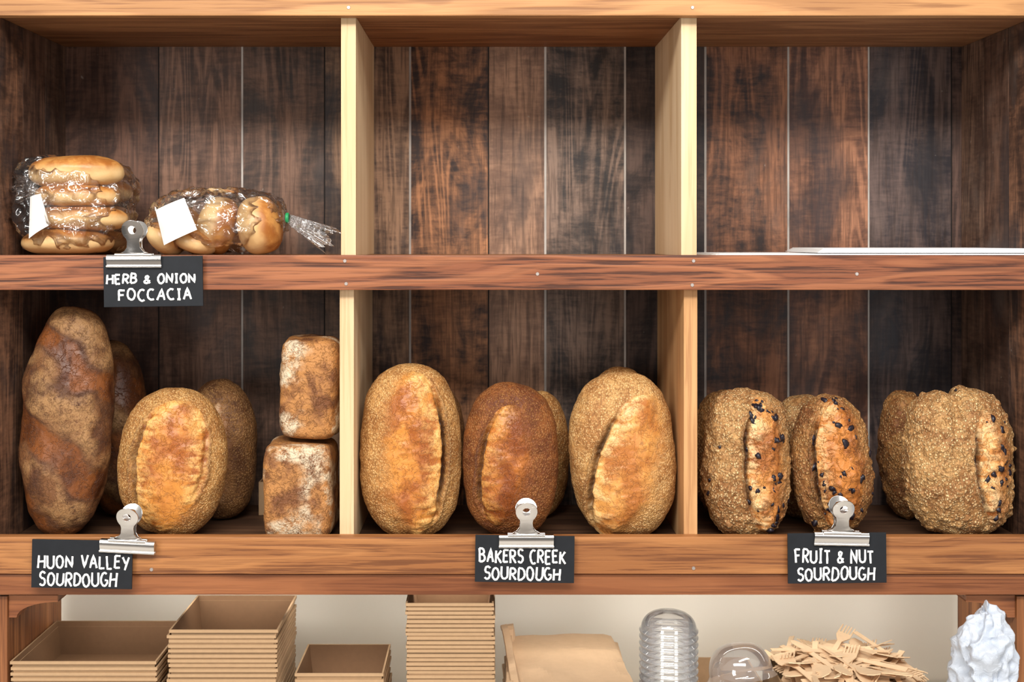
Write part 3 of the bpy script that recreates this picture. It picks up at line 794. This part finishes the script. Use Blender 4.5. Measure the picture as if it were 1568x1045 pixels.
sign(49, 203, 828, 902, math.radians(1.0), [('HUON VALLEY', 59, 198, 852, 871), ('SOURDOUGH', 62, 179, 878, 898)], 2)
sign(728, 880, 821, 893, math.radians(.8), [('BAKERS CREEK', 735, 866, 843, 863), ('SOURDOUGH', 743, 858, 869, 888)], 3)
sign(1206, 1357, 817, 894, math.radians(-.6), [('FRUIT & NUT', 1218, 1337, 843, 863), ('SOURDOUGH', 1221, 1338, 870, 889)], 4)

# ------------------------------------------------------------------ bulldog clips
def handle_mesh():
    cu = bpy.data.curves.new('h', 'CURVE'); cu.dimensions = '2D'; cu.fill_mode = 'BOTH'; cu.extrude = .0006; cu.bevel_depth = .0005; cu.bevel_resolution = 3
    R = .0160; cy = .0385
    out = arc(0, cy, R, R, -52, 232, 40)
    out += [(-.0088, .021), (-.0098, .012), (-.014, .006), (-.020, .003), (-.021, -.004), (.021, -.004), (.020, .003), (.014, .006), (.0098, .012), (.0088, .021)]
    for pts in (out, arc(0, cy+.001, .0066, .0066, 0, 345, 23)):
        sp = cu.splines.new('POLY'); sp.points.add(len(pts)-1); sp.use_cyclic_u = True
        for k, (a, b) in enumerate(pts): sp.points[k].co = (a, b, 0, 1)
    o = bpy.data.objects.new('h', cu); COL.objects.link(o)
    dg = bpy.context.evaluated_depsgraph_get(); me = bpy.data.meshes.new_from_object(o.evaluated_get(dg))
    bm = bmesh.new(); bm.from_mesh(me); bmesh.ops.triangulate(bm, faces=bm.faces[:])
    long_e = [e for e in bm.edges if e.calc_length() > .006]
    bmesh.ops.subdivide_edges(bm, edges=long_e, cuts=3); bmesh.ops.triangulate(bm, faces=bm.faces[:])
    bm.verts.ensure_lookup_table()
    vs = [v.co.copy() for v in bm.verts]; fs = [[v.index for v in f.verts] for f in bm.faces]; bm.free()
    for v in vs: v.z += 3.0*(v.y-.018)**2 - 9*v.x**2
    bpy.data.objects.remove(o); return vs, fs
HV, HF = handle_mesh()
def clip(px, py_jaw_top, rot=0.0):
    V = []; F = []
    def add(vs, fs, M):
        b = len(V); V.extend([M@v for v in vs]); F.extend([[i+b for i in f] for f in fs])
    add(HV, HF, Matrix.Translation((0, -.0035, .0))@Matrix.Rotation(math.radians(90+12), 4, 'X'))
    add([Vector((v.x, v.y, -v.z)) for v in HV], HF, Matrix.Translation((0, .0035, .0))@Matrix.Rotation(math.radians(90-14), 4, 'X'))
    prof = [(-.0022, -.0165), (-.0050, -.010), (-.0066, -.004), (-.0058, -.001), (-.004, .001), (.004, .001), (.0058, -.001), (.0066, -.004), (.0050, -.010), (.0022, -.0165)]
    n = len(prof); w = .041
    vs = [Vector((sx*w, a, b)) for sx in (-1, 1) for a, b in prof]
    fs = [list(range(n)), list(range(2*n-1, n-1, -1))]+[[i, (i+1) % n, n+(i+1) % n, n+i] for i in range(n)]
    add(vs, fs, Matrix.Identity(4))
    for (yy, zz, r, ww) in ((-.0032, -.0165, .0021, .0415), (.0032, -.0165, .0021, .0415), (-.0048, .0010, .0026, .028), (.0048, .0010, .0026, .028)):
        vv = []; ff = []
        for sx in (-1, 1):
            for k in range(14):
                a = k/14*2*math.pi; vv.append(Vector((sx*ww, yy+r*math.cos(a), zz+r*math.sin(a))))
        for k in range(14): ff.append([k, (k+1) % 14, 14+(k+1) % 14, 14+k])
        ff += [list(range(14)), list(range(27, 13, -1))]
        add(vv, ff, Matrix.Identity(4))
    yb = -.0302
    Mx = Matrix.Translation((X(px, yb), yb, Z(py_jaw_top, yb)))@Matrix.Rotation(rot, 4, 'Y')
    o = mesh_obj('bulldog_clip', [Mx@v for v in V], F, M_chrome, True)
    try:
        o.data.set_sharp_from_angle(angle=math.radians(32))
    except Exception: pass
clip(206, 391.5, 0); clip(196, 829, math.radians(3)); clip(806, 820.5, 0); clip(1288, 817, math.radians(1))

# ------------------------------------------------------------------ lights, world, camera
def area(name, loc, tgt, sx, sy, power, col):
    L = bpy.data.lights.new(name, 'AREA'); L.shape = 'RECTANGLE'; L.size = sx; L.size_y = sy; L.energy = power; L.color = col
    o = bpy.data.objects.new(name, L); COL.objects.link(o); o.location = loc
    o.rotation_euler = (Vector(tgt)-Vector(loc)).to_track_quat('-Z', 'Y').to_euler()
area('ceiling_light', (-.35, -2.2, 3.05), (0, .1, 1.45), 2.4, .45, 98, (1, .96, .905))
area('ceiling_light', (.5, -1.1, 3.0), (0, .0, 1.3), 1.6, .3, 14, (1, .965, .92))
area('window_light', (1.7, -3.4, 1.6), (0, .1, 1.2), .9, 1.4, 22, (.98, .98, 1))
area('window_light', (-1.9, -3.0, 1.6), (0, .1, 1.2), .8, 1.4, 28, (1, .975, .94))
area('under_shelf_fill', (0, .12, 1.083), (0, .28, .86), 1.45, .02, 1.35, (1, .95, .87))  # added fill with no visible source, brightens wall and trays below the shelf
w = bpy.data.worlds.new('World'); sc.world = w; w.use_nodes = True
g = G(w.node_tree); bg = w.node_tree.nodes['Background']
tc = g.n('ShaderNodeTexCoord'); sx = g.n('ShaderNodeSeparateXYZ'); g.l(tc.outputs['Generated'], sx.inputs[0])
bg.inputs[0].default_value = (1, .95, .89, 1)
g.l(g.ramp(sx.outputs[2], -.4, .5, .14, .60), bg.inputs[1])

cam = bpy.data.cameras.new('Camera'); co = bpy.data.objects.new('Camera', cam); COL.objects.link(co)
co.location = (CX, -D, CZ); co.rotation_euler = (math.pi/2, 0, 0)
cam.sensor_width = 36; cam.sensor_fit = 'HORIZONTAL'; cam.lens = 36*D/1.568
cam.shift_x = 34/1568; cam.shift_y = -(522.7-368)/1568
cam.clip_start = .05
cam.dof.use_dof = True; cam.dof.focus_distance = D+.01; cam.dof.aperture_fstop = 4.5
sc.camera = co
